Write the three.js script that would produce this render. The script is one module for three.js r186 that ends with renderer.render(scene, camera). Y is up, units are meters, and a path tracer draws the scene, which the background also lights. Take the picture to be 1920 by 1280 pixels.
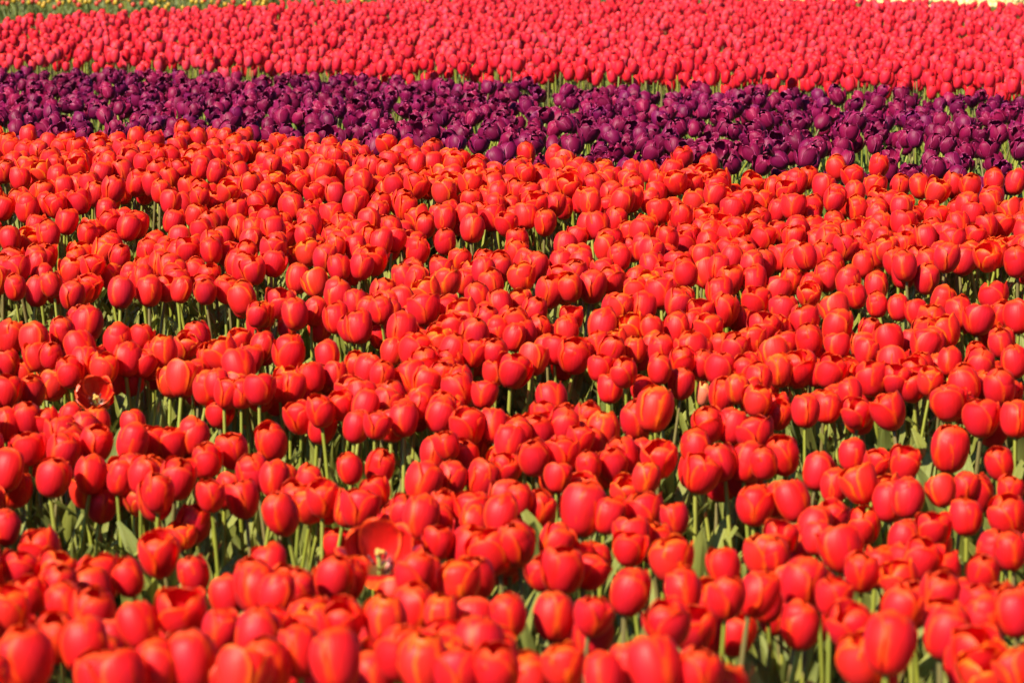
import * as THREE from 'three';
import { Sky } from 'three/addons/objects/Sky.js';
import { mergeGeometries } from 'three/addons/utils/BufferGeometryUtils.js';

// ------------------------------------------------------------------ camera, sky, sun, exposure
const scene = new THREE.Scene();
const EYE = 1.4, FOCAL = 5000, HORIZON = -150;            // metres; the lens in pixels of a 1920 x 1280 frame; where the horizon would lie
const camera = new THREE.PerspectiveCamera(2 * Math.atan(640 / FOCAL) * 180 / Math.PI, 1.5, 0.1, 900);
const PITCH = Math.atan((640 - HORIZON) / FOCAL);
camera.position.set(0, EYE, 0);
camera.rotation.set(-PITCH, 0, 0);
camera.focus = 7.7;
camera.userData.fStop = 7.6;
camera.updateMatrixWorld(true);

const toSun = new THREE.Vector3(-0.58, 0.76, 0.62).normalize();
const sky = new Sky();
sky.name = 'sky';
sky.scale.setScalar(800);
sky.userData = { kind: 'structure', label: 'clear blue daytime sky above the flower field' };
const su = sky.material.uniforms;
su.sunPosition.value.copy(toSun); su.turbidity.value = 8; su.rayleigh.value = 0.7; su.mieCoefficient.value = 0.004; su.cloudCoverage.value = 0;
scene.add(sky);
scene.environmentIntensity = 0.1;
const sun = new THREE.DirectionalLight(new THREE.Color(1, 0.88, 0.66), 5);
sun.name = 'sun';
sun.position.copy(toSun).multiplyScalar(60);
sun.castShadow = true;
Object.assign(sun.shadow.camera, { left: -25, right: 25, top: 40, bottom: -40, near: 1, far: 140 });
scene.add(sun, sun.target);

const renderer = new THREE.WebGLRenderer({ antialias: true });
renderer.setSize(1024, 682);
renderer.shadowMap.enabled = true;
renderer.toneMapping = THREE.LinearToneMapping;
renderer.toneMappingExposure = 2.1;
document.body.appendChild(renderer.domElement);

// ------------------------------------------------------------------ small helpers
function rngOf(seed) {
  return () => { seed = (seed + 0x6d2b79f5) | 0; let t = Math.imul(seed ^ (seed >>> 15), 1 | seed); t = (t + Math.imul(t ^ (t >>> 7), 61 | t)) ^ t; return ((t ^ (t >>> 14)) >>> 0) / 4294967296; };
}
const rnd = rngOf(20240511);
const R = (a, b, r = rnd) => a + (b - a) * r();
const clamp = (x, a, b) => Math.min(b, Math.max(a, x));
const smooth = (a, b, x) => { const t = clamp((x - a) / (b - a), 0, 1); return t * t * (3 - 2 * t); };
const mix = (a, b, t) => a + (b - a) * t;
function table(rows) {                                     // smooth interpolation through [x, y] rows
  return (x) => {
    if (x <= rows[0][0]) return rows[0][1];
    for (let i = 1; i < rows.length; i++) if (x < rows[i][0]) {
      const [x0, y0] = rows[i - 1], [x1, y1] = rows[i], [xa, ya] = rows[i - 2] ?? rows[i - 1], [xb, yb] = rows[i + 1] ?? rows[i];
      const t = (x - x0) / (x1 - x0), m0 = (y1 - ya) / (x1 - xa) * (x1 - x0), m1 = (yb - y0) / (xb - x0) * (x1 - x0);
      return (2 * t ** 3 - 3 * t * t + 1) * y0 + (t ** 3 - 2 * t * t + t) * m0 + (-2 * t ** 3 + 3 * t * t) * y1 + (t ** 3 - t * t) * m1;
    }
    return rows[rows.length - 1][1];
  };
}
function noise2(seed) {                                    // value noise, period 64
  const r = rngOf(seed), g = Array.from({ length: 64 * 64 }, () => r());
  return (x, y) => {
    const ix = Math.floor(x), iy = Math.floor(y), fx = x - ix, fy = y - iy, s = fx * fx * (3 - 2 * fx), t = fy * fy * (3 - 2 * fy);
    const at = (a, b) => g[(((b % 64) + 64) % 64) * 64 + (((a % 64) + 64) % 64)];
    return mix(mix(at(ix, iy), at(ix + 1, iy), s), mix(at(ix, iy + 1), at(ix + 1, iy + 1), s), t);
  };
}
const noiseA = noise2(7), noiseB = noise2(91);
const taken = new Map();
function numbered(name) {
  const n = taken.get(name) ?? 0;
  taken.set(name, n + 1);
  return n ? name + '_' + String(n).padStart(3, '0') : name;
}

// ------------------------------------------------------------------ the lie of the land
// depth from the camera -> height of the soil: a shallow dip, a low swell where the purple bed starts, then level
const landAt = table([[0, 0.12], [2.9, 0.10], [3.3, 0.06], [3.83, 0.01], [4.57, -0.03], [5.41, 0.01], [5.96, 0.06], [6.67, 0.13], [7.4, 0.21], [8.9, 0.22], [11.9, 0.19], [16.2, 0.14], [22, 0.18], [30, 0.18], [60, 0.1], [400, 0]]);
const HEAD = 0.47;                                         // height of a flower's middle above the soil
const fwd = new THREE.Vector3(0, -Math.sin(PITCH), -Math.cos(PITCH)), upv = new THREE.Vector3(0, Math.cos(PITCH), -Math.sin(PITCH));
function spotOn(px, py, head = HEAD) {                     // where a sight line meets the level of the flower heads
  const d = fwd.clone().multiplyScalar(FOCAL).addScaledVector(upv, 640 - py).add(new THREE.Vector3(px - 960, 0, 0));
  d.multiplyScalar(1 / -d.z);
  for (let z = 2.5; z < 60; z += 0.006) if (EYE + d.y * z <= landAt(z) + head) return new THREE.Vector3(d.x * z, landAt(z) + head, -z);
  return new THREE.Vector3(d.x * 60, head, -60);
}
function seenAt(p) {                                       // a point's place in the 1920 x 1280 frame
  const v = p.clone().sub(camera.position), w = v.dot(fwd);
  return { px: 960 + v.x / w * FOCAL, py: 640 - v.dot(upv) / w * FOCAL, w };
}

function soilTexture() {
  const n = 512, data = new Uint8Array(n * n * 4);
  for (let y = 0; y < n; y++) for (let x = 0; x < n; x++) {
    const a = noiseA(x / 64 * 8, y / 64 * 8), b = noiseB(x / 8, y / 8), c = noiseA(x / 2.0, y / 2.0);
    const v = 0.35 + 0.35 * a + 0.3 * b * c, i = (y * n + x) * 4;
    data[i] = 150 * v; data[i + 1] = 118 * v; data[i + 2] = 88 * v; data[i + 3] = 255;
  }
  const t = new THREE.DataTexture(data, n, n);
  t.colorSpace = THREE.SRGBColorSpace; t.wrapS = t.wrapT = THREE.RepeatWrapping; t.magFilter = THREE.LinearFilter; t.needsUpdate = true;
  return t;
}
{
  const xs = [], zs = [];
  for (let i = -60; i <= 60; i++) xs.push(Math.sign(i) * (Math.abs(i) * 0.12 + Math.pow(Math.abs(i) / 60, 6) * 390));
  for (let z = -8; z < 30; z += 0.12) zs.push(z);
  for (let z = 30; z < 420; z *= 1.18) zs.push(z);
  const pos = [], uv = [], idx = [];
  zs.forEach((z, j) => xs.forEach((x, i) => {
    const near = Math.abs(x) < 8 && z < 30 ? 1 : 0;
    pos.push(x, landAt(z) + near * (noiseA(x * 6, z * 6) - 0.5) * 0.05 + near * (noiseB(x * 20, z * 20) - 0.5) * 0.02, -z);
    uv.push(x * 1.4, z * 1.4);
    if (i && j) { const a = j * xs.length + i; idx.push(a, a - 1, a - xs.length - 1, a, a - xs.length - 1, a - xs.length); }
  }));
  const g = new THREE.BufferGeometry();
  g.setAttribute('position', new THREE.Float32BufferAttribute(pos, 3));
  g.setAttribute('uv', new THREE.Float32BufferAttribute(uv, 2));
  g.setIndex(idx); g.computeVertexNormals();
  const t = soilTexture();
  const m = new THREE.Mesh(g, new THREE.MeshStandardMaterial({ map: t, bumpMap: t, bumpScale: 0.01, roughness: 1, side: THREE.DoubleSide }));
  m.name = 'ground'; m.receiveShadow = true;
  m.userData = { kind: 'structure', label: 'bare brown soil of the field under the tulips' };
  scene.add(m);
}

// ------------------------------------------------------------------ petals, stems and leaves: shapes and materials
// how wide a petal is along its length, and how far it stands from the flower's axis
const petalWidth = table([[0, 0.26], [0.1, 0.48], [0.25, 0.76], [0.42, 0.95], [0.58, 1], [0.72, 0.95], [0.84, 0.78], [0.92, 0.56], [0.97, 0.33], [1, 0.06]]);
const cupRadius = table([[0, 0.12], [0.08, 0.4], [0.2, 0.7], [0.36, 0.91], [0.52, 1], [0.66, 0.99], [0.8, 0.9], [0.92, 0.74], [1, 0.62]]);
const cupHeight = table([[0, 0], [0.08, 0.025], [0.2, 0.13], [0.36, 0.32], [0.5, 0.49], [0.66, 0.68], [0.82, 0.85], [0.93, 0.95], [1, 1]]);
function petalGeometry({ r, h, w, open = 0, curl = 1, point = 0, tip = 0, wave = 0.0012, nu = 10, nv = 14, seed = 1 }) {
  const rg = rngOf(seed), ph = rg() * 9, ph2 = rg() * 9, lift = R(-0.03, 0.03, rg), pos = [], uv = [], idx = [];
  for (let j = 0; j <= nv; j++) {
    const t = 1 - Math.pow(1 - j / nv, 1.25), f = petalWidth(t) * w * (1 - point * 0.75 * smooth(0.5, 0.95, t));
    const rr = (cupRadius(t) + open * Math.pow(t, 1.6) + tip * smooth(0.8, 1, t)) * r, y = cupHeight(t) * h * (1 + lift) - open * 0.28 * h * Math.pow(t, 2.2);
    const bend = Math.max(rr, 0.35 * r) * curl;
    for (let i = 0; i <= nu; i++) {
      const u = (i / nu) * 2 - 1, a = u * f / bend;
      const k = Math.abs(u) ** 3 * (0.4 + t), ripple = wave * k * (Math.sin(t * 9 + ph + u * 2) + 0.6 * Math.sin(t * 17 + ph2));
      const rib = 0.0006 * Math.exp(-((u / 0.12) ** 2)) * (1 - t);
      pos.push(Math.sin(a) * bend, y + 0.0015 * k * Math.sin(ph2 + u * 3), rr - bend * (1 - Math.cos(a)) + ripple - rib);
      uv.push(i / nu, t);
      if (i && j) { const b = j * (nu + 1) + i; idx.push(b, b - nu - 1, b - nu - 2, b, b - nu - 2, b - 1); }
    }
  }
  const g = new THREE.BufferGeometry();
  g.setAttribute('position', new THREE.Float32BufferAttribute(pos, 3));
  g.setAttribute('uv', new THREE.Float32BufferAttribute(uv, 2));
  g.setIndex(idx); g.computeVertexNormals();
  return g;
}
// pigment of a petal: body, blush down the middle, coloured rim, base; fine veins run along it
function petalTexture({ body, blush, rim, base, rimWidth = 0.1, rimSoft = 0.1, baseTop = 0.12, vein = 0.1, seed = 3 }) {
  const W = 128, H = 256, data = new Uint8Array(W * H * 4), nz = noise2(seed);
  for (let y = 0; y < H; y++) for (let x = 0; x < W; x++) {
    const u = (x + 0.5) / W * 2 - 1, v = (y + 0.5) / H, i = (y * W + x) * 4;
    const edge = Math.min((1 - Math.abs(u)) * petalWidth(v), (1 - v) * 1.5) + (nz(x / 9, y / 14) - 0.5) * 0.06;
    const e = (1 - smooth(rimWidth, rimWidth + rimSoft, edge)) * smooth(0.12, 0.4, v);
    const b = Math.exp(-((u / 0.45) ** 2)) * smooth(0.05, 0.3, v) * (1 - smooth(0.7, 0.95, v)) * (0.6 + 0.5 * nz(x / 12, y / 40 + 20));
    const q = 1 - smooth(baseTop * 0.3, baseTop, v + (nz(x / 10, 3) - 0.5) * 0.05);
    const s = 1 + vein * ((nz(x / 2.2, y / 60) - 0.5) * 1.3 + (nz(x / 5, y / 30 + 9) - 0.5) * 0.8);
    for (let c = 0; c < 3; c++) {
      let k = mix(body[c], blush[c], b * 0.7);
      k = mix(mix(k, rim[c], e), base[c], q) * s;
      const l = clamp(k, 0, 1);
      data[i + c] = 255 * (l <= 0.0031308 ? 12.92 * l : 1.055 * Math.pow(l, 1 / 2.4) - 0.055);
    }
    data[i + 3] = 255;
  }
  const t = new THREE.DataTexture(data, W, H);
  t.colorSpace = THREE.SRGBColorSpace; t.magFilter = THREE.LinearFilter; t.needsUpdate = true;
  return t;
}
function veinTexture() {
  const W = 128, H = 64, data = new Uint8Array(W * H * 4), nz = noise2(55);
  for (let y = 0; y < H; y++) for (let x = 0; x < W; x++) data.fill(70 + 185 * (0.6 * nz(x / 2, y / 30) + 0.4 * nz(x / 6, y / 20 + 5)), (y * W + x) * 4, (y * W + x) * 4 + 3);
  const t = new THREE.DataTexture(data, W, H);
  t.wrapS = t.wrapT = THREE.RepeatWrapping; t.magFilter = THREE.LinearFilter; t.needsUpdate = true;
  return t;
}
const VEIN = veinTexture();
function petalMaterials(tex, tints, more) {
  return tints.map((c) => new THREE.MeshPhysicalMaterial({ map: tex, color: new THREE.Color().setRGB(...c), bumpMap: VEIN, bumpScale: 0.0005, roughness: 0.5, transmission: 0.22, thickness: 0, side: THREE.DoubleSide, ...more }));
}
const RED = petalMaterials(petalTexture({ body: [0.79, 0.0125, 0.0095], blush: [0.79, 0.014, 0.03], rim: [0.92, 0.075, 0.006], base: [0.6, 0.006, 0.015], rimWidth: 0.03, rimSoft: 0.21 }),
  [[1, 1, 1], [0.95, 0.85, 0.95], [1, 1.7, 1], [0.88, 0.8, 1.1], [1, 1.6, 1.9]], { roughness: 0.5, specularIntensity: 0.42, transmission: 0.3 });
const PALE = petalMaterials(petalTexture({ body: [0.85, 0.16, 0.08], blush: [0.85, 0.22, 0.12], rim: [0.95, 0.35, 0.08], base: [0.7, 0.35, 0.08] }), [[1, 1, 1]], {});
const INNER_RED = petalMaterials(petalTexture({ body: [0.5, 0.006, 0.004], blush: [0.5, 0.007, 0.004], rim: [0.9, 0.08, 0.01], base: [0.12, 0.06, 0.015], baseTop: 0.22 }), [[1, 1, 1]], { roughness: 0.36 });
const PURPLE = petalMaterials(petalTexture({ body: [0.135, 0.002, 0.028], blush: [0.17, 0.003, 0.04], rim: [0.4, 0.045, 0.14], base: [0.085, 0.002, 0.02], rimWidth: 0.015, rimSoft: 0.07, vein: 0.16, seed: 8 }),
  [[1, 1, 1], [0.8, 0.7, 0.85], [1.2, 1.2, 1.1], [0.95, 1, 1.2]], { roughness: 0.5, transmission: 0, specularIntensity: 0.38 });
const ROSE = petalMaterials(petalTexture({ body: [0.58, 0.008, 0.02], blush: [0.58, 0.011, 0.031], rim: [0.7, 0.014, 0.014], base: [0.7, 0.2, 0.09], baseTop: 0.14, seed: 12 }),
  [[1, 1, 1], [0.9, 0.8, 0.85], [1, 1.6, 1.4], [1, 1.2, 1], [1, 3, 2.4]], { roughness: 0.5, specularIntensity: 0.28, transmission: 0 });
const YELLOW = petalMaterials(petalTexture({ body: [0.5, 0.31, 0.015], blush: [0.5, 0.32, 0.02], rim: [0.5, 0.32, 0.02], base: [0.4, 0.4, 0.04] }), [[1, 1, 1], [0.95, 0.85, 0.8]], { transmission: 0 });
const SCARLET = petalMaterials(petalTexture({ body: [0.62, 0.03, 0.015], blush: [0.62, 0.04, 0.02], rim: [0.7, 0.08, 0.02], base: [0.5, 0.2, 0.03] }), [[1, 1, 1]], {});
const CREAM = petalMaterials(petalTexture({ body: [0.72, 0.58, 0.24], blush: [0.72, 0.6, 0.27], rim: [0.75, 0.62, 0.3], base: [0.4, 0.45, 0.12] }), [[1, 1, 1], [1, 0.95, 0.8]], { transmission: 0 });

const stemMaterials = (list) => list.map((c) => new THREE.MeshStandardMaterial({ color: new THREE.Color().setRGB(...c), roughness: 0.55 }));
const STEM = stemMaterials([[0.21, 0.225, 0.02], [0.18, 0.2, 0.02], [0.15, 0.12, 0.035], [0.25, 0.255, 0.035]]);
function leafTexture(a, b, seed) {
  const W = 64, H = 256, data = new Uint8Array(W * H * 4), nz = noise2(seed);
  for (let y = 0; y < H; y++) for (let x = 0; x < W; x++) {
    const v = y / H, s = nz(x / 1.7, y / 70), k = 0.5 * nz(x / 12, y / 25) + 0.5 * smooth(0.1, 0.9, v), i = (y * W + x) * 4, rim = smooth(0.9, 1, Math.abs(x / W * 2 - 1)) * 0.35;
    for (let c = 0; c < 3; c++) data[i + c] = 255 * Math.pow(clamp(mix(a[c], b[c], k) * (0.82 + 0.36 * s) * (1 + rim), 0, 1), 1 / 2.2);
    data[i + 3] = 255;
  }
  const t = new THREE.DataTexture(data, W, H);
  t.colorSpace = THREE.SRGBColorSpace; t.magFilter = THREE.LinearFilter; t.needsUpdate = true;
  return t;
}
const leafMaterials = (tex, tints) => tints.map((c) => new THREE.MeshPhysicalMaterial({ map: tex, color: new THREE.Color().setRGB(...c), roughness: 0.6, specularIntensity: 0.5, transmission: 0.3, thickness: 0, side: THREE.DoubleSide, bumpMap: VEIN, bumpScale: 0.0006 }));
const LEAF = leafMaterials(leafTexture([0.16, 0.19, 0.025], [0.225, 0.245, 0.056], 21), [[1, 1, 1], [0.8, 0.85, 0.8], [1.15, 1.1, 1], [1.1, 1.05, 0.75]]);
const BRIGHT_LEAF = leafMaterials(leafTexture([0.13, 0.19, 0.03], [0.19, 0.25, 0.05], 22), [[1, 1, 1], [0.8, 0.85, 0.8], [1.1, 1.05, 0.9]]);

function stemGeometry(top, rBase, rTop, bow, sides = 7, rings = 7) {      // a bent tapering stem, with the tangent at its top
  const curve = new THREE.QuadraticBezierCurve3(new THREE.Vector3(), new THREE.Vector3(top.x * bow, top.y * 0.55, top.z * bow), top);
  const pos = [], uv = [], idx = [], x = new THREE.Vector3(), z = new THREE.Vector3();
  for (let j = 0; j <= rings; j++) {
    const t = j / rings, p = curve.getPoint(t), d = curve.getTangent(t), r = mix(rBase, rTop, t);
    x.set(1, 0, 0).addScaledVector(d, -d.x).normalize(); z.crossVectors(x, d);
    for (let i = 0; i <= sides; i++) {
      const a = i / sides * Math.PI * 2;
      pos.push(p.x + (x.x * Math.cos(a) + z.x * Math.sin(a)) * r, p.y + (x.y * Math.cos(a) + z.y * Math.sin(a)) * r, p.z + (x.z * Math.cos(a) + z.z * Math.sin(a)) * r);
      uv.push(i / sides, t);
      if (i && j) { const b = j * (sides + 1) + i; idx.push(b, b - sides - 2, b - sides - 1, b, b - 1, b - sides - 2); }
    }
  }
  const g = new THREE.BufferGeometry();
  g.setAttribute('position', new THREE.Float32BufferAttribute(pos, 3));
  g.setAttribute('uv', new THREE.Float32BufferAttribute(uv, 2));
  g.setIndex(idx); g.computeVertexNormals();
  g.userData.tangent = curve.getTangent(1);
  return g;
}
const bladeWidth = table([[0, 0.45], [0.12, 0.75], [0.35, 1], [0.55, 0.92], [0.75, 0.66], [0.9, 0.32], [1, 0.02]]);
function leafGeometry(L, w, lean, arch, fold, twist, seed, nu = 6, nv = 14) {   // a broad blade that rises, folds along its middle and bends out
  const rg = rngOf(seed), ph = rg() * 9, pos = [], uv = [], idx = [];
  let y = 0, z = 0.004;
  for (let j = 0; j <= nv; j++) {
    const t = j / nv, a = lean + arch * t * t;                               // angle from upright
    if (j) { y += Math.cos(a) * L / nv; z += Math.sin(a) * L / nv; }
    const f = bladeWidth(t) * w * 0.5, fo = fold * (1 - 0.75 * t), tw = twist * t * t;
    for (let i = 0; i <= nu; i++) {
      const u = (i / nu) * 2 - 1, s = u * f, q = Math.abs(u) * f * fo + 0.006 * t * Math.abs(u) * Math.sin(t * 11 + ph + u);
      const sx = s * Math.cos(tw), sq = q + s * Math.sin(tw);
      pos.push(sx, y - Math.sin(a) * -sq * -1 * -1, z + Math.cos(a) * -sq * -1 * -1);
      uv.push(i / nu, t);
      if (i && j) { const b = j * (nu + 1) + i; idx.push(b, b - nu - 1, b - nu - 2, b, b - nu - 2, b - 1); }
    }
  }
  const g = new THREE.BufferGeometry();
  g.setAttribute('position', new THREE.Float32BufferAttribute(pos, 3));
  g.setAttribute('uv', new THREE.Float32BufferAttribute(uv, 2));
  g.setIndex(idx); g.computeVertexNormals();
  return g;
}

// ------------------------------------------------------------------ one tulip
// A kind of tulip: pools of shared shapes, from which plants are put together.
const KINDS = {
  red: { r: 0.029, h: 0.067, w: 1.08, opens: [-0.1, 0.0, 0.1, 0.26], petals: RED, leaves: LEAF, leafL: [0.3, 0.41], leafW: [0.04, 0.058], nu: 10, nv: 14, lean: 0.045, tiltUp: 0.27 },
  purple: { r: 0.027, h: 0.063, w: 0.93, opens: [-0.12, 0.08, 0.3, 0.6], point: 0.5, petals: PURPLE, leaves: BRIGHT_LEAF, leafL: [0.2, 0.3], leafW: [0.03, 0.045], nu: 8, nv: 11, lean: 0.13, tiltUp: 0.75, messy: 1 },
  rose: { r: 0.0245, h: 0.068, w: 1.08, opens: [-0.1, 0, 0.08], petals: ROSE, leaves: BRIGHT_LEAF, leafL: [0.24, 0.34], leafW: [0.035, 0.05], nu: 6, nv: 8, lean: 0.03, tiltUp: 0.1 },
  yellow: { r: 0.023, h: 0.054, w: 1.05, opens: [0, 0.08], petals: YELLOW, leaves: BRIGHT_LEAF, leafL: [0.26, 0.36], leafW: [0.035, 0.05], nu: 5, nv: 6, lean: 0.03, tiltUp: 0.1 },
};
KINDS.scarlet = { ...KINDS.yellow, petals: SCARLET };
KINDS.cream = { ...KINDS.yellow, petals: CREAM, r: 0.03 };
for (const [k, K] of Object.entries(KINDS)) {
  K.outer = K.opens.map((open, i) => [0, 1, 2].map((v) => petalGeometry({ r: K.r, h: K.h, w: K.r * K.w * (0.97 + 0.05 * v), open, curl: 1.04, tip: [-0.05, 0.03, 0.12][v] + open * 0.4, wave: K.messy ? 0.0026 : 0.0014, point: K.point ?? [0, 0.1, 0.3][v], nu: K.nu, nv: K.nv, seed: 11 + i * 7 + v })));
  K.inner = K.opens.map((open, i) => [0, 1].map((v) => petalGeometry({ r: K.r * 0.9, h: K.h * 1.03, w: K.r * K.w * 0.9, open: open * 0.75, curl: 0.98, tip: [-0.32, -0.16][v] + open * 0.1, wave: K.messy ? 0.0022 : 0.001, point: K.point ?? 0.15, nu: K.nu, nv: K.nv, seed: 61 + i * 5 + v })));
  K.leafShapes = [0, 1, 2, 3, 4, 5].map((i) => leafGeometry(R(...K.leafL), R(...K.leafW), R(0.03, 0.22), R(0.1, 0.95), R(0.35, 0.9), R(-0.9, 0.9), 300 + i, k === 'red' ? 6 : 4, k === 'red' ? 14 : 8));
}
function mesh(name, geometry, material, parent) {
  const m = new THREE.Mesh(geometry, material);
  m.name = name; m.castShadow = m.receiveShadow = true;
  parent.add(m);
  return m;
}
// Builds a plant with its foot at the origin. userData.head: the middle of its flower.
function makeTulip(kind, { open, tint, leanBy = 1, leaves = kind === 'red' || kind === 'yellow' || kind === 'scarlet' ? 4 : 3, height = HEAD, whole = false, seed }) {
  const K = KINDS[kind], r = rngOf(seed), o = new THREE.Group();
  const oi = open ?? Math.min(K.opens.length - 1, Math.floor(Math.pow(r(), 1.5) * K.opens.length)), mat = K.petals[tint ?? Math.floor(r() * Math.min(4, K.petals.length))];
  const a = r() * 6.283, lean = K.lean * leanBy * (0.2 + r());
  const top = new THREE.Vector3(Math.cos(a) * lean, height - K.h * 0.47, Math.sin(a) * lean), sg = stemGeometry(top, 0.0046, 0.0036, R(-0.1, 0.6, r), K.nu > 6 ? 8 : 5, K.nu > 6 ? 8 : 5);
  mesh('stem', sg, STEM[Math.floor(r() * STEM.length)], o);
  const head = new THREE.Group();
  head.name = 'flower_head';
  const axis = sg.userData.tangent.clone().add(new THREE.Vector3(R(-1, 1, r), 0, R(-1, 1, r)).multiplyScalar(K.tiltUp * leanBy)).normalize();
  head.quaternion.setFromUnitVectors(new THREE.Vector3(0, 1, 0), axis);
  head.position.copy(top).addScaledVector(axis, -0.001);
  const spin = r() * 6.283, list = [];
  for (let k = 0; k < 6; k++) {
    const inner = k < 3, pool = (inner ? K.inner : K.outer)[Math.min(K.opens.length - 1, Math.max(0, oi + (r() < (K.messy ? 0.45 : 0.25) ? 1 : r() < 0.15 ? -1 : 0)))];
    const g = pool[Math.floor(r() * pool.length)], q = new THREE.Object3D();
    q.rotation.order = 'YXZ';
    q.rotation.set(R(-0.05, 0.07, r) * (K.messy ? 2.6 : 1.2), spin + (k % 3) * 2.0944 + (inner ? 1.0472 : 0) + R(-0.1, 0.1, r), R(-0.04, 0.04, r));
    q.scale.set(R(0.95, 1.05, r), R(0.94, 1.05, r), 1);
    list.push([g, q]);
  }
  if (whole) {                                                              // far off: the petals of a flower run together
    const gs = list.map(([g, q]) => { q.updateMatrix(); return g.clone().applyMatrix4(q.matrix); });
    const m = mesh('flower_head', mergeGeometries(gs), mat, o);
    m.quaternion.copy(head.quaternion); m.position.copy(head.position);
  } else {
    o.add(head);
    for (const [g, q] of list) { const m = mesh('petal', g, mat, head); m.rotation.copy(q.rotation); m.scale.copy(q.scale); }
  }
  const la = r() * 6.283;
  for (let k = 0; k < leaves; k++) {
    const m = mesh('leaf', K.leafShapes[Math.floor(r() * 6)], K.leaves[Math.floor(r() * K.leaves.length)], o);
    m.position.y = 0.005 + 0.035 * k; m.rotation.y = la + k * 2.4 + R(-0.4, 0.4, r); m.scale.setScalar(1 - 0.1 * k);
  }
  o.userData.head = top.clone().addScaledVector(axis, K.h * 0.5);
  o.userData.lean = axis.clone();
  return o;
}

// ------------------------------------------------------------------ writing labels
const ONES = 'zero one two three four five six seven eight nine ten eleven twelve thirteen fourteen fifteen sixteen seventeen eighteen nineteen'.split(' ');
const TENS = 'zero ten twenty thirty forty fifty sixty seventy eighty ninety'.split(' ');
const say = (n) => { n = Math.round(n); return n < 20 ? ONES[Math.max(0, n)] : n >= 100 ? 'ninety-nine' : TENS[Math.floor(n / 10)] + (n % 10 ? '-' + ONES[n % 10] : ''); };
const given = new Set();
function labelFor(what, s, only) {                                               // its look, then the place in the photo that singles it out
  const put = (x, y) => `${what}, ${say(x)} percent across and ${say(y)} percent down the photo`;
  const x = clamp(s.px / 19.2, 0, 99), y = clamp(s.py / 12.8, 0, 99);
  for (const [dx, dy] of [[0, 0], [0, 1], [1, 0], [0, -1], [-1, 0]]) { const t = put(x + dx * 0.5, y + dy * 0.5); if (!given.has(t)) { given.add(t); return t; } }
  if (only) return null;
  return put(x, y);
}

// ------------------------------------------------------------------ placing plants
// Copies a prototype so that its flower comes to POINT; returns the copy's matrix parts.
const UP = new THREE.Vector3(0, 1, 0);
function settle(proto, point, scale, turn) {
  const ground = landAt(-point.z), h = proto.userData.head, lift = (point.y - ground) / h.y;    // stretch the stem so that the flower reaches its height
  const off = new THREE.Vector3(h.x, 0, h.z).multiplyScalar(scale).applyAxisAngle(UP, turn);
  const k = new THREE.Vector3(scale, lift, scale);
  return { position: new THREE.Vector3(point.x - off.x, ground, point.z - off.z), scale: k, turn };
}
const protoList = {};
function protos(kind, n, more = {}) { return Array.from({ length: n }, (_, i) => makeTulip(kind, { ...more, seed: 1000 + i * 13 + kind.length * 977 })); }
function addThing(proto, name, s, label, category, group) {
  const o = proto.clone();
  o.name = numbered(name);
  o.position.copy(s.position); o.rotation.y = s.turn; o.scale.setScalar(s.scale.x);
  // the flower keeps its proportions: only the stem is stretched
  const dy = s.scale.y - s.scale.x, head = o.children.find((c) => c.name.startsWith('flower_head')), stem = o.children.find((c) => c.name === 'stem');
  const h = proto.userData.head.y, lift = dy * h / s.scale.x;
  if (head) head.position.y += lift;
  if (stem) stem.scale.y *= (stem.geometry.boundingTop + lift) / stem.geometry.boundingTop;
  o.userData = { label, category };
  if (group) o.userData.group = group;
  scene.add(o);
  return o;
}
function finish(list) { for (const p of list) { const st = p.children.find((c) => c.name === 'stem'); st.geometry.computeBoundingBox(); st.geometry.boundingTop = st.geometry.boundingBox.max.y; } return list; }

// Many plants as one mass: for each prototype its flower, stem and leaves, each an instanced mesh.
function addMass(name, label, plist, spots, kind, tints) {
  const root = new THREE.Group();
  root.name = name; root.userData = { kind: 'stuff', label };
  const K = KINDS[kind], M = new THREE.Matrix4(), q = new THREE.Quaternion(), c = new THREE.Color();
  plist.forEach((p, i) => {
    const mine = spots.filter((_, j) => j % plist.length === i);
    if (!mine.length) return;
    p.updateMatrixWorld(true);
    const sets = { flower_head: [], stem: [], leaf: [] }, mats = {};
    p.traverse((m) => { if (m.isMesh) { const k = m.name === 'petal' || m.name === 'flower_head' ? 'flower_head' : m.name; sets[k].push(m.geometry.clone().applyMatrix4(m.matrixWorld)); mats[k] ??= m.material; } });
    for (const k of Object.keys(sets)) {
      if (!sets[k].length) continue;
      const im = new THREE.InstancedMesh(mergeGeometries(sets[k]), mats[k], mine.length);
      im.name = k; im.castShadow = im.receiveShadow = true; im.userData = { kind: 'stuff' };
      mine.forEach((s, j) => {
        q.setFromAxisAngle(UP, s.turn);
        const pos = s.position.clone(), sc = s.scale.clone();
        if (k === 'flower_head') { const h = p.userData.head.y; pos.y += (s.scale.y - s.scale.x) * h; sc.set(s.scale.x, s.scale.x, s.scale.x); }
        im.setMatrixAt(j, M.compose(pos, q, sc));
        if (k === 'flower_head') im.setColorAt(j, c.setRGB(...(s.tint ?? tints[Math.floor(s.pick * tints.length)])));
      });
      root.add(im);
    }
  });
  scene.add(root);
  return root;
}

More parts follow.
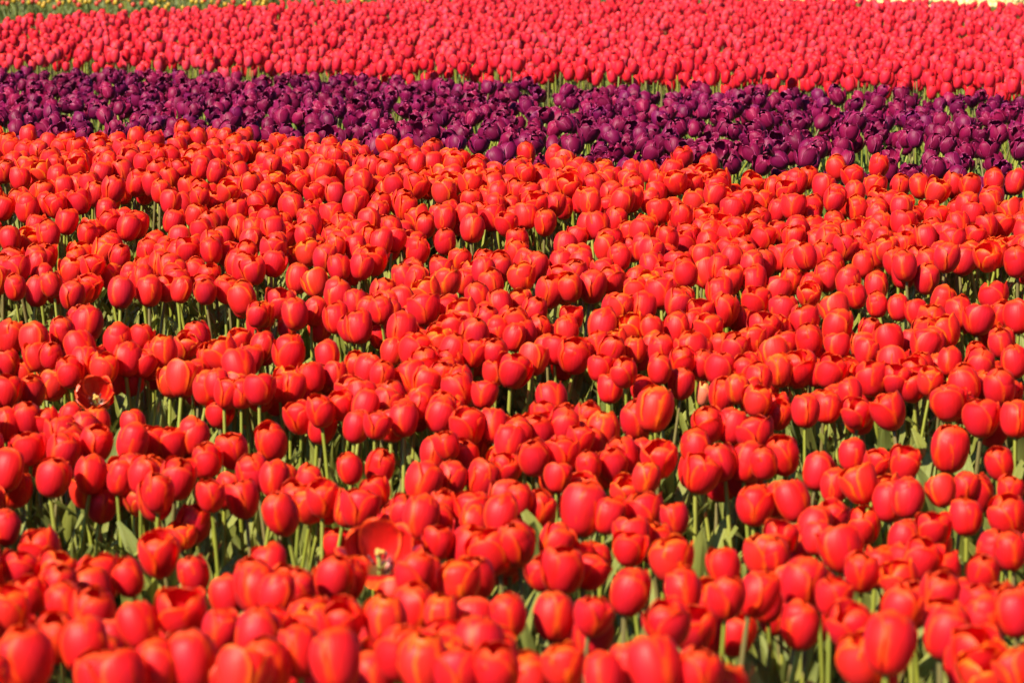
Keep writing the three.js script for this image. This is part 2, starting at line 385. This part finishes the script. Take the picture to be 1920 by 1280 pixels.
// ------------------------------------------------------------------ the red bed in front: flowers read off one by one
// [across, down] of each flower's middle in the 1920 x 1280 photograph, from the nearest rows back
const NEAR = [
  [78, 1032], [38, 1068], [12, 1145], [55, 1115], [112, 1098], [120, 1135], [172, 1150], [185, 1085], [240, 1085], [298, 1042], [362, 1078], [259, 1173], [340, 1152], [412, 1185], [472, 1092], [45, 1235], [108, 1198], [160, 1212], [222, 1275], [292, 1250], [358, 1240], [455, 1268], [482, 1195],
  [502, 1063], [485, 1105], [520, 1115], [560, 1108], [627, 1082], [582, 1162], [507, 1172], [640, 1168], [560, 1222], [498, 1255], [628, 1242], [780, 1080], [822, 1018], [857, 1090], [882, 1030], [922, 1035], [722, 1165], [775, 1145], [828, 1155], [953, 1156], [750, 1225], [793, 1247], [838, 1206], [895, 1212], [860, 1262], [932, 1256],
  [968, 1020], [1043, 1018], [1018, 1076], [1055, 1070], [1107, 1072], [1182, 1028], [1258, 1048], [1180, 1110], [1282, 1108], [1112, 1154], [1252, 1168], [1357, 1062], [1364, 1122], [1423, 1115], [1435, 1040], [1055, 1248], [1130, 1268], [1180, 1258], [1230, 1253], [1312, 1264],
  [1455, 1042], [1505, 1094], [1535, 1010], [1575, 1028], [1616, 1074], [1563, 1120], [1688, 1088], [1728, 1048], [1765, 1114], [1845, 1076], [1835, 1130], [1895, 1034], [1905, 1150], [1597, 1175], [1668, 1208], [1690, 1142], [1775, 1188], [1828, 1226], [1905, 1256], [1845, 1162],
];
const SECOND = [
  [12, 798], [50, 790], [53, 840], [88, 792], [130, 785], [115, 818], [116, 848], [180, 795], [180, 833], [250, 797], [247, 832], [12, 884], [100, 896], [170, 892], [225, 898], [268, 894], [288, 826], [322, 832], [332, 898], [295, 924], [362, 820], [388, 864], [435, 846], [394, 930], [10, 990], [475, 890],
  [508, 830], [515, 900], [525, 966], [580, 903], [605, 936], [655, 880], [712, 878], [705, 920], [675, 952], [600, 772], [640, 762], [708, 797], [685, 762], [755, 788], [785, 764], [825, 780], [838, 836], [925, 800], [878, 800], [795, 905], [845, 900], [905, 900], [757, 960], [790, 972], [830, 950], [885, 955], [940, 965], [955, 830],
  [972, 815], [1020, 783], [1008, 815], [1057, 803], [1002, 860], [1103, 783], [1130, 808], [1053, 852], [1087, 825], [1103, 876], [1168, 858], [1150, 872], [1195, 790], [1238, 862], [1213, 898], [1305, 840], [1328, 797], [1373, 800], [1415, 812], [1352, 868], [1400, 868], [1315, 888], [1432, 870], [1047, 895], [972, 940], [1010, 955], [1142, 966], [1208, 960], [1266, 974], [1415, 950], [1184, 1005],
  [1468, 855], [1535, 885], [1600, 855], [1645, 870], [1612, 908], [1698, 870], [1780, 755], [1907, 788], [1875, 870], [1702, 935], [1765, 920], [1810, 915], [1750, 990], [1812, 970], [1895, 920], [1890, 968], [1562, 970], [1530, 986], [1455, 940], [1487, 940], [1465, 1008],
];
const THIRD = [
  [28, 540], [95, 535], [135, 555], [225, 548], [280, 547], [312, 540], [340, 545], [385, 548], [425, 546], [455, 560], [482, 590], [20, 632], [65, 640], [95, 667], [115, 625], [163, 608], [150, 655], [160, 682], [220, 640], [238, 675], [268, 682], [265, 630], [305, 660], [350, 650], [370, 632], [342, 710], [390, 672], [407, 722], [427, 738], [415, 665], [450, 640], [448, 690], [452, 740], [8, 735], [195, 690], [130, 700],
  [525, 568], [490, 590], [552, 590], [590, 585], [632, 555], [630, 597], [665, 568], [672, 613], [688, 580], [715, 582], [752, 622], [755, 568], [795, 580], [800, 550], [778, 657], [838, 580], [868, 590], [850, 617], [895, 560], [938, 572], [912, 602], [932, 625], [850, 658], [890, 662], [928, 662], [890, 630], [492, 650], [540, 663], [487, 728], [520, 728], [548, 728], [615, 668], [583, 708], [628, 703], [690, 695], [680, 745], [738, 742], [715, 705], [798, 683], [828, 708], [772, 708], [790, 752], [798, 718], [832, 772], [908, 740], [860, 735], [862, 712], [965, 695],
  [1032, 548], [975, 565], [1070, 540], [1110, 538], [1003, 585], [1007, 620], [968, 608], [965, 634], [1072, 597], [1130, 612], [1167, 575], [1205, 580], [1192, 545], [1238, 550], [1270, 570], [1185, 615], [1222, 617], [1270, 617], [1315, 587], [1358, 582], [1330, 617], [1420, 567], [1350, 550], [1000, 675], [1042, 655], [1077, 668], [1062, 622], [1125, 690], [1147, 660], [1190, 657], [1170, 700], [1240, 657], [1237, 693], [1297, 655], [1280, 677], [1318, 685], [1352, 690], [1380, 655], [1412, 637], [1432, 617], [1383, 730], [1400, 695], [1425, 712], [1422, 752], [1033, 750],
  [1468, 580], [1518, 555], [1510, 600], [1565, 582], [1570, 612], [1605, 555], [1645, 572], [1685, 578], [1718, 585], [1750, 600], [1772, 622], [1768, 565], [1800, 588], [1835, 598], [1865, 555], [1880, 592], [1910, 595], [1455, 617], [1452, 665], [1475, 645], [1517, 640], [1570, 650], [1632, 622], [1667, 637], [1625, 662], [1462, 695], [1560, 697], [1635, 710], [1675, 682], [1715, 695], [1680, 712], [1735, 647], [1745, 715], [1782, 680], [1838, 690], [1878, 645], [1902, 680], [1810, 722], [1778, 752], [1595, 737], [1512, 772], [1607, 775], [1668, 772], [1875, 728],
];
// short flowers seen low between the stems of those in front
const LOW = [[192, 948], [705, 1242], [1325, 1182], [1380, 1190], [1455, 1152], [1500, 1162], [1535, 1162], [633, 1018], [1620, 986], [412, 776], [365, 735], [290, 706], [712, 630], [805, 636], [15, 682], [45, 696]];
// tall flowers along the back edge, against the purple bed
const CREST = [
  [340, 267], [342, 245], [372, 260], [400, 258], [420, 260], [460, 256], [422, 290], [448, 290], [450, 325], [12, 268], [47, 283], [72, 285], [142, 287], [195, 280], [230, 280], [290, 270], [520, 267], [552, 275], [585, 270], [620, 275], [660, 280], [725, 272], [762, 282], [812, 284], [845, 300],
  [987, 288], [970, 322], [1040, 294], [1060, 306], [1132, 324], [1185, 324], [1217, 322], [1280, 295], [1310, 328], [1332, 312], [1350, 342], [1090, 318], [1570, 315], [1600, 332], [1640, 350], [1648, 312], [1725, 350], [1687, 350], [1787, 347], [1820, 350], [1865, 340], [1905, 342], [1515, 334], [1475, 360],
];
// flowers that stand out: a shape, a size or a colour of their own, and a label written for each
const NOTED = [
  { at: [1228, 768], size: 1.25, open: 0, tall: 0.03, label: 'very large closed red tulip rising above green stems, right of the middle of the photo' },
  { at: [1780, 845], size: 1.22, open: 0, label: 'big smooth egg-shaped red tulip standing alone before green stems on the right' },
  { at: [1093, 955], size: 1.3, open: 1, label: 'extra large plain red tulip in the lower middle of the photo' },
  { at: [1497, 692], size: 1.2, open: 3, label: 'wide half-open red tulip with parted petals showing its inside, right of the middle' },
  { at: [1842, 783], size: 1.15, open: 3, label: 'broad red tulip flaring wide on its right side, near the right border' },
  { at: [340, 996], size: 0.92, open: 2, short: 1, head: -0.06, label: 'short squat red tulip cup set low among stems in the lower left' },
  { at: [1318, 742], size: 0.62, open: 0, pale: 1, slim: 1, head: -0.055, label: 'slim pale pink closed bud low between green stems right of the middle' },
];

const redProtos = finish(protos('red', 30));
const pickRed = (open) => { const l = redProtos; return l[Math.floor(rnd() * l.length)]; };
const placed = [];
const redSpots = [];
function redSpot(px, py, dh, size) {
  const point = spotOn(px, py, HEAD + dh);
  redSpots.push({ px, py, point, size });
  placed.push([point.x, point.z]);
}
for (const list of [NEAR, SECOND, THIRD]) for (const [x, y] of list) redSpot(x, y, R(-0.01, 0.01), R(0.84, 1.18) * mix(1, 0.9, smooth(600, 1000, y)));
for (const [x, y] of LOW) redSpot(x, y, R(-0.08, -0.055), R(0.85, 0.95));
for (const [x, y] of CREST) redSpot(x, y, R(0.0, 0.02), R(0.95, 1.08));
const behind = [];                                         // further flowers crowded in among them, half hidden
const inside = (s) => redSpots.some((o) => s.py - o.py > 10 && s.py - o.py < 0.07 * (s.py + 150) && Math.abs(o.px - s.px) < 0.045 * (s.py + 150));
for (const s of redSpots.slice()) if (inside(s)) for (let k = 0; k < 3; k++) if (rnd() < (s.py > 860 ? 0.45 : 0.68)) {
  const x = s.point.x + R(-0.055, 0.055), z = s.point.z - R(0.03, 0.1);
  if (placed.every(([a, b]) => (a - x) ** 2 + (b - z) ** 2 > 0.026 ** 2)) { placed.push([x, z]); behind.push({ point: new THREE.Vector3(x, landAt(-z) + HEAD + R(-0.055, -0.008), z), size: R(0.86, 1.02) }); }
}
redSpots.sort((a, b) => b.point.z - a.point.z);
const SINGLE = 285;
redSpots.slice(0, SINGLE).forEach((s) => {
  const p = redProtos[Math.floor(rnd() * redProtos.length)], turn = R(0, 6.283), k = settle(p, s.point, s.size, turn);
  const ax = p.userData.lean.clone().applyAxisAngle(UP, turn);
  const what = (s.size > 1.06 ? 'large ' : s.size < 0.92 ? 'small ' : '') + 'red tulip' + (ax.x > 0.06 ? ' leaning right' : ax.x < -0.06 ? ' leaning left' : ' standing straight');
  addThing(p, 'red_tulip', k, labelFor(what, s), 'tulip', 'orange-rimmed red tulips in the front bed');
});
for (const n of NOTED) {
  const p = finish([makeTulip('red', { open: n.open, leanBy: 0.6, seed: 5000 + n.at[0] })])[0];
  const point = spotOn(n.at[0], n.at[1], HEAD + (n.head ?? 0) + (n.tall ?? 0)), k = settle(p, point, n.size, R(0, 6.28));
  placed.push([point.x, point.z]);
  if (n.pale) p.traverse((m) => { if (m.name === 'petal') m.material = PALE[0]; });
  const o = addThing(p, 'red_tulip', k, n.label, 'tulip', 'orange-rimmed red tulips in the front bed');
  const h = o.children.find((c) => c.name === 'flower_head');
  if (n.short) h.scale.y = 0.74;
  if (n.slim) h.scale.set(0.85, 1.15, 0.85);
}

// two flowers blown wide open, with pistil and stamens showing
function openTulip(at, spread, tilt, size, label, dark) {
  const o = new THREE.Group(), r = rngOf(at[0]), K = KINDS.red;
  o.name = numbered('open_red_tulip');
  const point = spotOn(at[0], at[1], HEAD - 0.015), ground = landAt(-point.z), top = new THREE.Vector3(0, point.y - ground - 0.02, 0);
  mesh('stem', stemGeometry(top, 0.0046, 0.0038, 0.3, 8, 8), STEM[0], o);
  const head = new THREE.Group();
  head.name = 'flower_head'; head.position.copy(top); head.rotation.set(tilt, 0, 0); head.scale.setScalar(size);
  o.add(head);
  for (let k = 0; k < 6; k++) {
    const inner = k % 2, m = mesh('petal', petalGeometry({ r: K.r * (inner ? 0.92 : 1), h: K.h * (inner ? 1 : 0.95), w: K.r * (inner ? 1 : 1.08), open: spread[k], curl: 1.35, tip: spread[k] * 0.35, wave: 0.003, nu: 12, nv: 16, seed: 700 + k }), dark ? INNER_RED[0] : INNER_RED[0], head);
    m.rotation.y = k * 1.0472 + R(-0.1, 0.1, r);
  }
  const green = new THREE.MeshStandardMaterial({ color: new THREE.Color().setRGB(0.3, 0.34, 0.08), roughness: 0.6 }), gold = new THREE.MeshStandardMaterial({ color: new THREE.Color().setRGB(0.5, 0.28, 0.05), roughness: 0.7 }), dusk = new THREE.MeshStandardMaterial({ color: new THREE.Color().setRGB(0.1, 0.04, 0.04), roughness: 0.7 });
  mesh('pistil', new THREE.LatheGeometry([[0, 0], [0.0035, 0.002], [0.0032, 0.02], [0.0028, 0.03], [0, 0.031]].map(([x, y]) => new THREE.Vector2(x, y)), 10), green, head);
  const stig = mergeGeometries([0, 1, 2].map((k) => new THREE.SphereGeometry(0.0042, 8, 6).scale(1, 0.7, 0.8).translate(0.0035, 0.032, 0).rotateY(k * 2.0944)));
  mesh('stigma', stig, gold, head);
  for (let k = 0; k < 6; k++) {
    const st = mesh('stamen', new THREE.CylinderGeometry(0.0008, 0.0012, 0.02, 6).translate(0, 0.01, 0), green, head);
    st.rotation.set(0.55, k * 1.0472 + 0.4, 0, 'YXZ'); st.position.y = 0.003;
    mesh('anther', new THREE.CapsuleGeometry(0.0016, 0.007, 4, 8).translate(0, 0.022, 0), dusk, head).rotation.copy(st.rotation);
    head.children[head.children.length - 1].position.copy(st.position);
  }
  for (let k = 0; k < 3; k++) { const m = mesh('leaf', K.leafShapes[k], LEAF[k], o); m.rotation.y = k * 2.2 + 0.5; m.position.y = 0.01 + 0.03 * k; }
  o.position.set(point.x, ground, point.z);
  o.userData = { label, category: 'tulip', group: 'tulips blown open in the front bed' };
  scene.add(o);
  placed.push([point.x, point.z]);
}
openTulip([712, 1052], [1.7, 1.2, 0.6, 0.22, 0.6, 1.2], 0.3, 1.2, 'wide-open red tulip showing its yellow pistil, below the middle left');
openTulip([182, 742], [0.6, 0.6, 0.5, 0.45, 0.5, 0.6], 0.85, 1.0, 'dark red tulip blown open towards the viewer, at the left', true);

// ------------------------------------------------------------------ filling beds
// Scatter with a smallest distance between plants. ok(x, z, s) says whether a plant may stand there.
function scatter(n, box, gap, ok, seed, old = []) {
  const r = rngOf(seed), cell = gap, grid = new Map(), out = [], key = (x, z) => Math.floor(x / cell) + ',' + Math.floor(z / cell);
  const add = (x, z) => { const k = key(x, z); if (!grid.has(k)) grid.set(k, []); grid.get(k).push([x, z]); };
  for (const [x, z] of old) add(x, z);
  for (let t = 0; t < n; t++) {
    const x = mix(box[0], box[1], r()), z = mix(box[2], box[3], r());
    if (!ok(x, z, r)) continue;
    let free = true;
    const cx = Math.floor(x / cell), cz = Math.floor(z / cell);
    for (let i = -1; i <= 1 && free; i++) for (let j = -1; j <= 1 && free; j++) for (const [a, b] of grid.get((cx + i) + ',' + (cz + j)) ?? []) if ((a - x) ** 2 + (b - z) ** 2 < gap * gap) { free = false; break; }
    if (free) { add(x, z); out.push([x, z]); }
  }
  return out;
}
const headAt = (x, z, head) => new THREE.Vector3(x, landAt(-z) + head, z);
// boundaries of the beds, straight lines over the ground between two points of the photograph
const polyOf = (list, head) => { const p = list.map((a) => spotOn(...a, head)); return (x) => { let i = 1; while (i < p.length - 1 && x > p[i].x) i++; return mix(p[i - 1].z, p[i].z, (x - p[i - 1].x) / (p[i].x - p[i - 1].x)); }; };
const lineOf = (a, b, head) => { const p = spotOn(...a, head), q = spotOn(...b, head); return (x) => mix(p.z, q.z, (x - p.x) / (q.x - p.x)); };
const redBack = polyOf([[0, 272], [480, 281], [760, 294], [960, 318], [1300, 328], [1500, 350], [1920, 362]], HEAD), purpleFront = lineOf([0, 262], [1920, 354], HEAD - 0.06), purpleBack = lineOf([0, 132], [1920, 184], HEAD - 0.03), roseFront = lineOf([0, 114], [1920, 168], HEAD);

// rest of the red bed: the hand-set part covers the frame below 530 px; rows run on beside and behind it
const gapLine = (z0, k) => (x, z) => Math.abs(-z + k * x - z0);
const gaps = [[6.3, 0.72, 0.09], [6.95, 0.65, 0.035], [5.2, 0.8, 0.16], [4.6, 0.8, 0.16], [3.75, 0.75, 0.16]].map(([z0, k, w]) => [gapLine(z0, k), w]);
const redFill = scatter(40000, [-3.2, 3.2, -9.2, -2.7], 0.054, (x, z, r) => {
  if (z < redBack(x) + 0.02) return false;
  const s = seenAt(headAt(x, z, HEAD));
  if (s.py > 531 && s.px > -25 && s.px < 1945 || s.px < -300 || s.px > 2150) return false;
  for (const [g, w] of gaps) if (g(x, z) < w && r() < 0.8) return false;
  return r() < 0.92;
}, 31, placed);
{
  const spots = [];
  for (const s of redSpots.slice(SINGLE)) spots.push(s);
  spots.push(...behind);
  for (const [x, z] of redFill) { const dh = R(-0.03, 0.025) + (noiseA(x * 2 + 9, z * 2) - 0.5) * 0.05; spots.push({ point: headAt(x, z, HEAD + dh), size: R(0.92, 1.1) }); }
  const use = redProtos.slice(0, 14);
  const list = spots.map((s, i) => ({ ...settle(use[i % use.length], s.point, s.size, R(0, 6.283)), pick: rnd() }));
  addMass('red_tulips', 'remaining orange-red tulips crowded behind the front rows up to the purple bed', use, list, 'red', [[1, 1, 1], [0.95, 0.9, 1], [1, 1.4, 0.9], [0.92, 1.1, 1.2]]);
  console.log('red mass', spots.length, 'red things', Math.min(SINGLE, redSpots.length), 'listed', redSpots.length);
}

// a bed of one kind: the nearest as things, the rest as one mass
function bed({ kind, name, spots, head, dh, sizes, protoCount, massName, massLabel, what, group, category, singles, whole, tints, edge = 0 }) {
  const all = spots.filter(([x, z]) => Math.abs(seenAt(headAt(x, z, head)).px - 960) < 1180).map(([x, z]) => { const p = headAt(x, z, head + R(-dh, dh)); return { point: p, seen: seenAt(p), size: R(...sizes) }; });
  const inView = (s) => s.seen.px > 5 && s.seen.px < 1915 && s.seen.py > -4;
  const list = finish(protos(kind, protoCount, { whole })), set = new Set();
  for (const s of all.filter(inView).sort((a, b) => a.seen.w - b.seen.w)) {
    if (set.size >= singles) break;
    const p = list[Math.floor(rnd() * list.length)], turn = R(0, 6.283), ax = p.userData.lean.clone().applyAxisAngle(UP, turn);
    const label = labelFor(what + (what.split(' ').length > 4 ? '' : ax.x > 0.15 ? ' leaning right' : ax.x < -0.15 ? ' leaning left' : ''), s.seen, true);
    if (!label) continue;
    set.add(s);
    addThing(p, name, settle(p, s.point, s.size, turn), label, category, group);
  }
  const rest = all.filter((s) => !set.has(s));
  if (rest.length) {
    const use = list.slice(0, Math.min(10, list.length));
    addMass(massName, massLabel, use, rest.map((s, i) => ({ ...settle(use[i % use.length], s.point, s.size, R(0, 6.283)), pick: rnd() })), kind, tints);
  }
  console.log(name, set.size, 'mass', rest.length);
}

// purple bed
bed({
  kind: 'purple', name: 'purple_tulip', head: HEAD - 0.045, dh: 0.035, sizes: [0.92, 1.12], protoCount: 24, singles: 290,
  spots: scatter(30000, [-4.5, 4.5, -15, -6.5], 0.085, (x, z, r) => z < purpleFront(x) && z > purpleBack(x) && noiseB(x * 1.6 + 40, z * 1.6) + 0.5 * noiseA(x * 4, z * 4) > 0.5 && r() < 0.85, 41),
  massName: 'purple_tulips', massLabel: 'remaining dark purple tulips in the middle bed, further back', what: 'dark purple tulip', group: 'dark purple tulips in the middle bed', category: 'tulip',
  tints: [[1, 1, 1], [0.8, 0.7, 0.85], [1.25, 1.3, 1.15], [0.95, 1, 1.2]],
});

// foliage of the far mixed bed, too far off to tell the leaves apart
function addFoliage(name, label, spots, kind, size) {
  const K = KINDS[kind], g = mergeGeometries([0, 1, 2, 3].map((i) => K.leafShapes[i].clone().rotateY(i * 1.6)));
  const im = new THREE.InstancedMesh(g, leafMaterials(K.leaves[0].map, [[0.68, 0.62, 0.6]])[0], spots.length), M = new THREE.Matrix4(), q = new THREE.Quaternion(), k = new THREE.Vector3();
  im.name = name; im.userData = { kind: 'stuff', label }; im.castShadow = im.receiveShadow = true;
  spots.forEach(([x, z], i) => im.setMatrixAt(i, M.compose(new THREE.Vector3(x, landAt(-z), z), q.setFromAxisAngle(UP, R(0, 6.28)), k.setScalar(R(...size)))));
  scene.add(im);
}
// far red bed; its back edge bends away
const back = [[0, 44], [600, 13], [960, 3], [1440, 4], [1700, 11], [1920, 18]].map((p) => spotOn(...p, HEAD)).sort((a, b) => a.x - b.x);
const roseBack = (x) => { for (let i = 1; i < back.length; i++) if (x < back[i].x || i === back.length - 1) return mix(back[i - 1].z, back[i].z, (x - back[i - 1].x) / (back[i].x - back[i - 1].x)); };
bed({
  kind: 'rose', name: 'rose_red_tulip', head: HEAD, dh: 0.05, sizes: [0.84, 1.14], protoCount: 16, singles: 290, whole: true,
  spots: scatter(90000, [-7, 7, -31, -10.5], 0.07, (x, z, r) => z < roseFront(x) && z > roseBack(x) && r() < 0.4 + noiseB(x * 3, z * 3), 51),
  massName: 'rose_red_tulips', massLabel: 'dense bed of rose-red tulips stretching away behind the purple bed', what: 'rose-red tulip', group: 'rose-red tulips behind the purple bed', category: 'tulip',
  tints: [[1, 1, 1], [0.9, 0.85, 0.9], [1, 1.6, 1.4], [1, 1.2, 1.1], [1, 2.4, 2]],
});

// beds on the far side: yellow and red mixed on the left, cream on the right
const farFront = (x) => Math.min(roseBack(clamp(x, -5, 5)) - 1.6, -24.2);
addFoliage('tulip_foliage', 'green leaves filling the far bed of mixed yellow and red tulips', scatter(9000, [-6, 3.4, -31, -21], 0.09, (x, z) => z < roseBack(clamp(x, -5, 5)) - 0.7, 66), 'yellow', [0.9, 1.35]);
const mixed = scatter(5000, [-7, 2.3, -29, -22], 0.17, (x, z) => z < farFront(x), 61);
for (const [kind, name, what, part, n] of [['yellow', 'yellow_tulip', 'tiny yellow tulip in far bed', 0.6, 160], ['scarlet', 'scarlet_tulip', 'tiny scarlet tulip in far bed', 1, 90]]) {
  const r = rngOf(name.length), mine = mixed.filter((_, i) => (i % 5 < 3) === (kind === 'yellow'));
  bed({ kind, name, head: HEAD, dh: 0.05, sizes: [0.75, 0.95], protoCount: 6, singles: n, whole: true, spots: mine, massName: name + 's', massLabel: kind + ' tulips of the mixed far bed that run on beyond the top of the picture', what, group: kind + ' tulips of the mixed far bed', category: 'tulip', tints: [[1, 1, 1], [0.95, 0.9, 0.9]] });
}
bed({ kind: 'cream', name: 'cream_tulip', head: HEAD, dh: 0.03, sizes: [0.95, 1.15], protoCount: 6, singles: 70, whole: true, spots: scatter(9000, [2.4, 8, -30, -22], 0.085, (x, z) => z < roseBack(clamp(x, -5, 5.2)) - 0.35, 71), massName: 'cream_tulips', massLabel: 'cream tulips of the far bed that run on beyond the top of the picture', what: 'cream tulip in far bed', group: 'cream tulips of the far bed', category: 'tulip', tints: [[1, 1, 1], [1, 0.95, 0.85]] });

renderer.render(scene, camera);
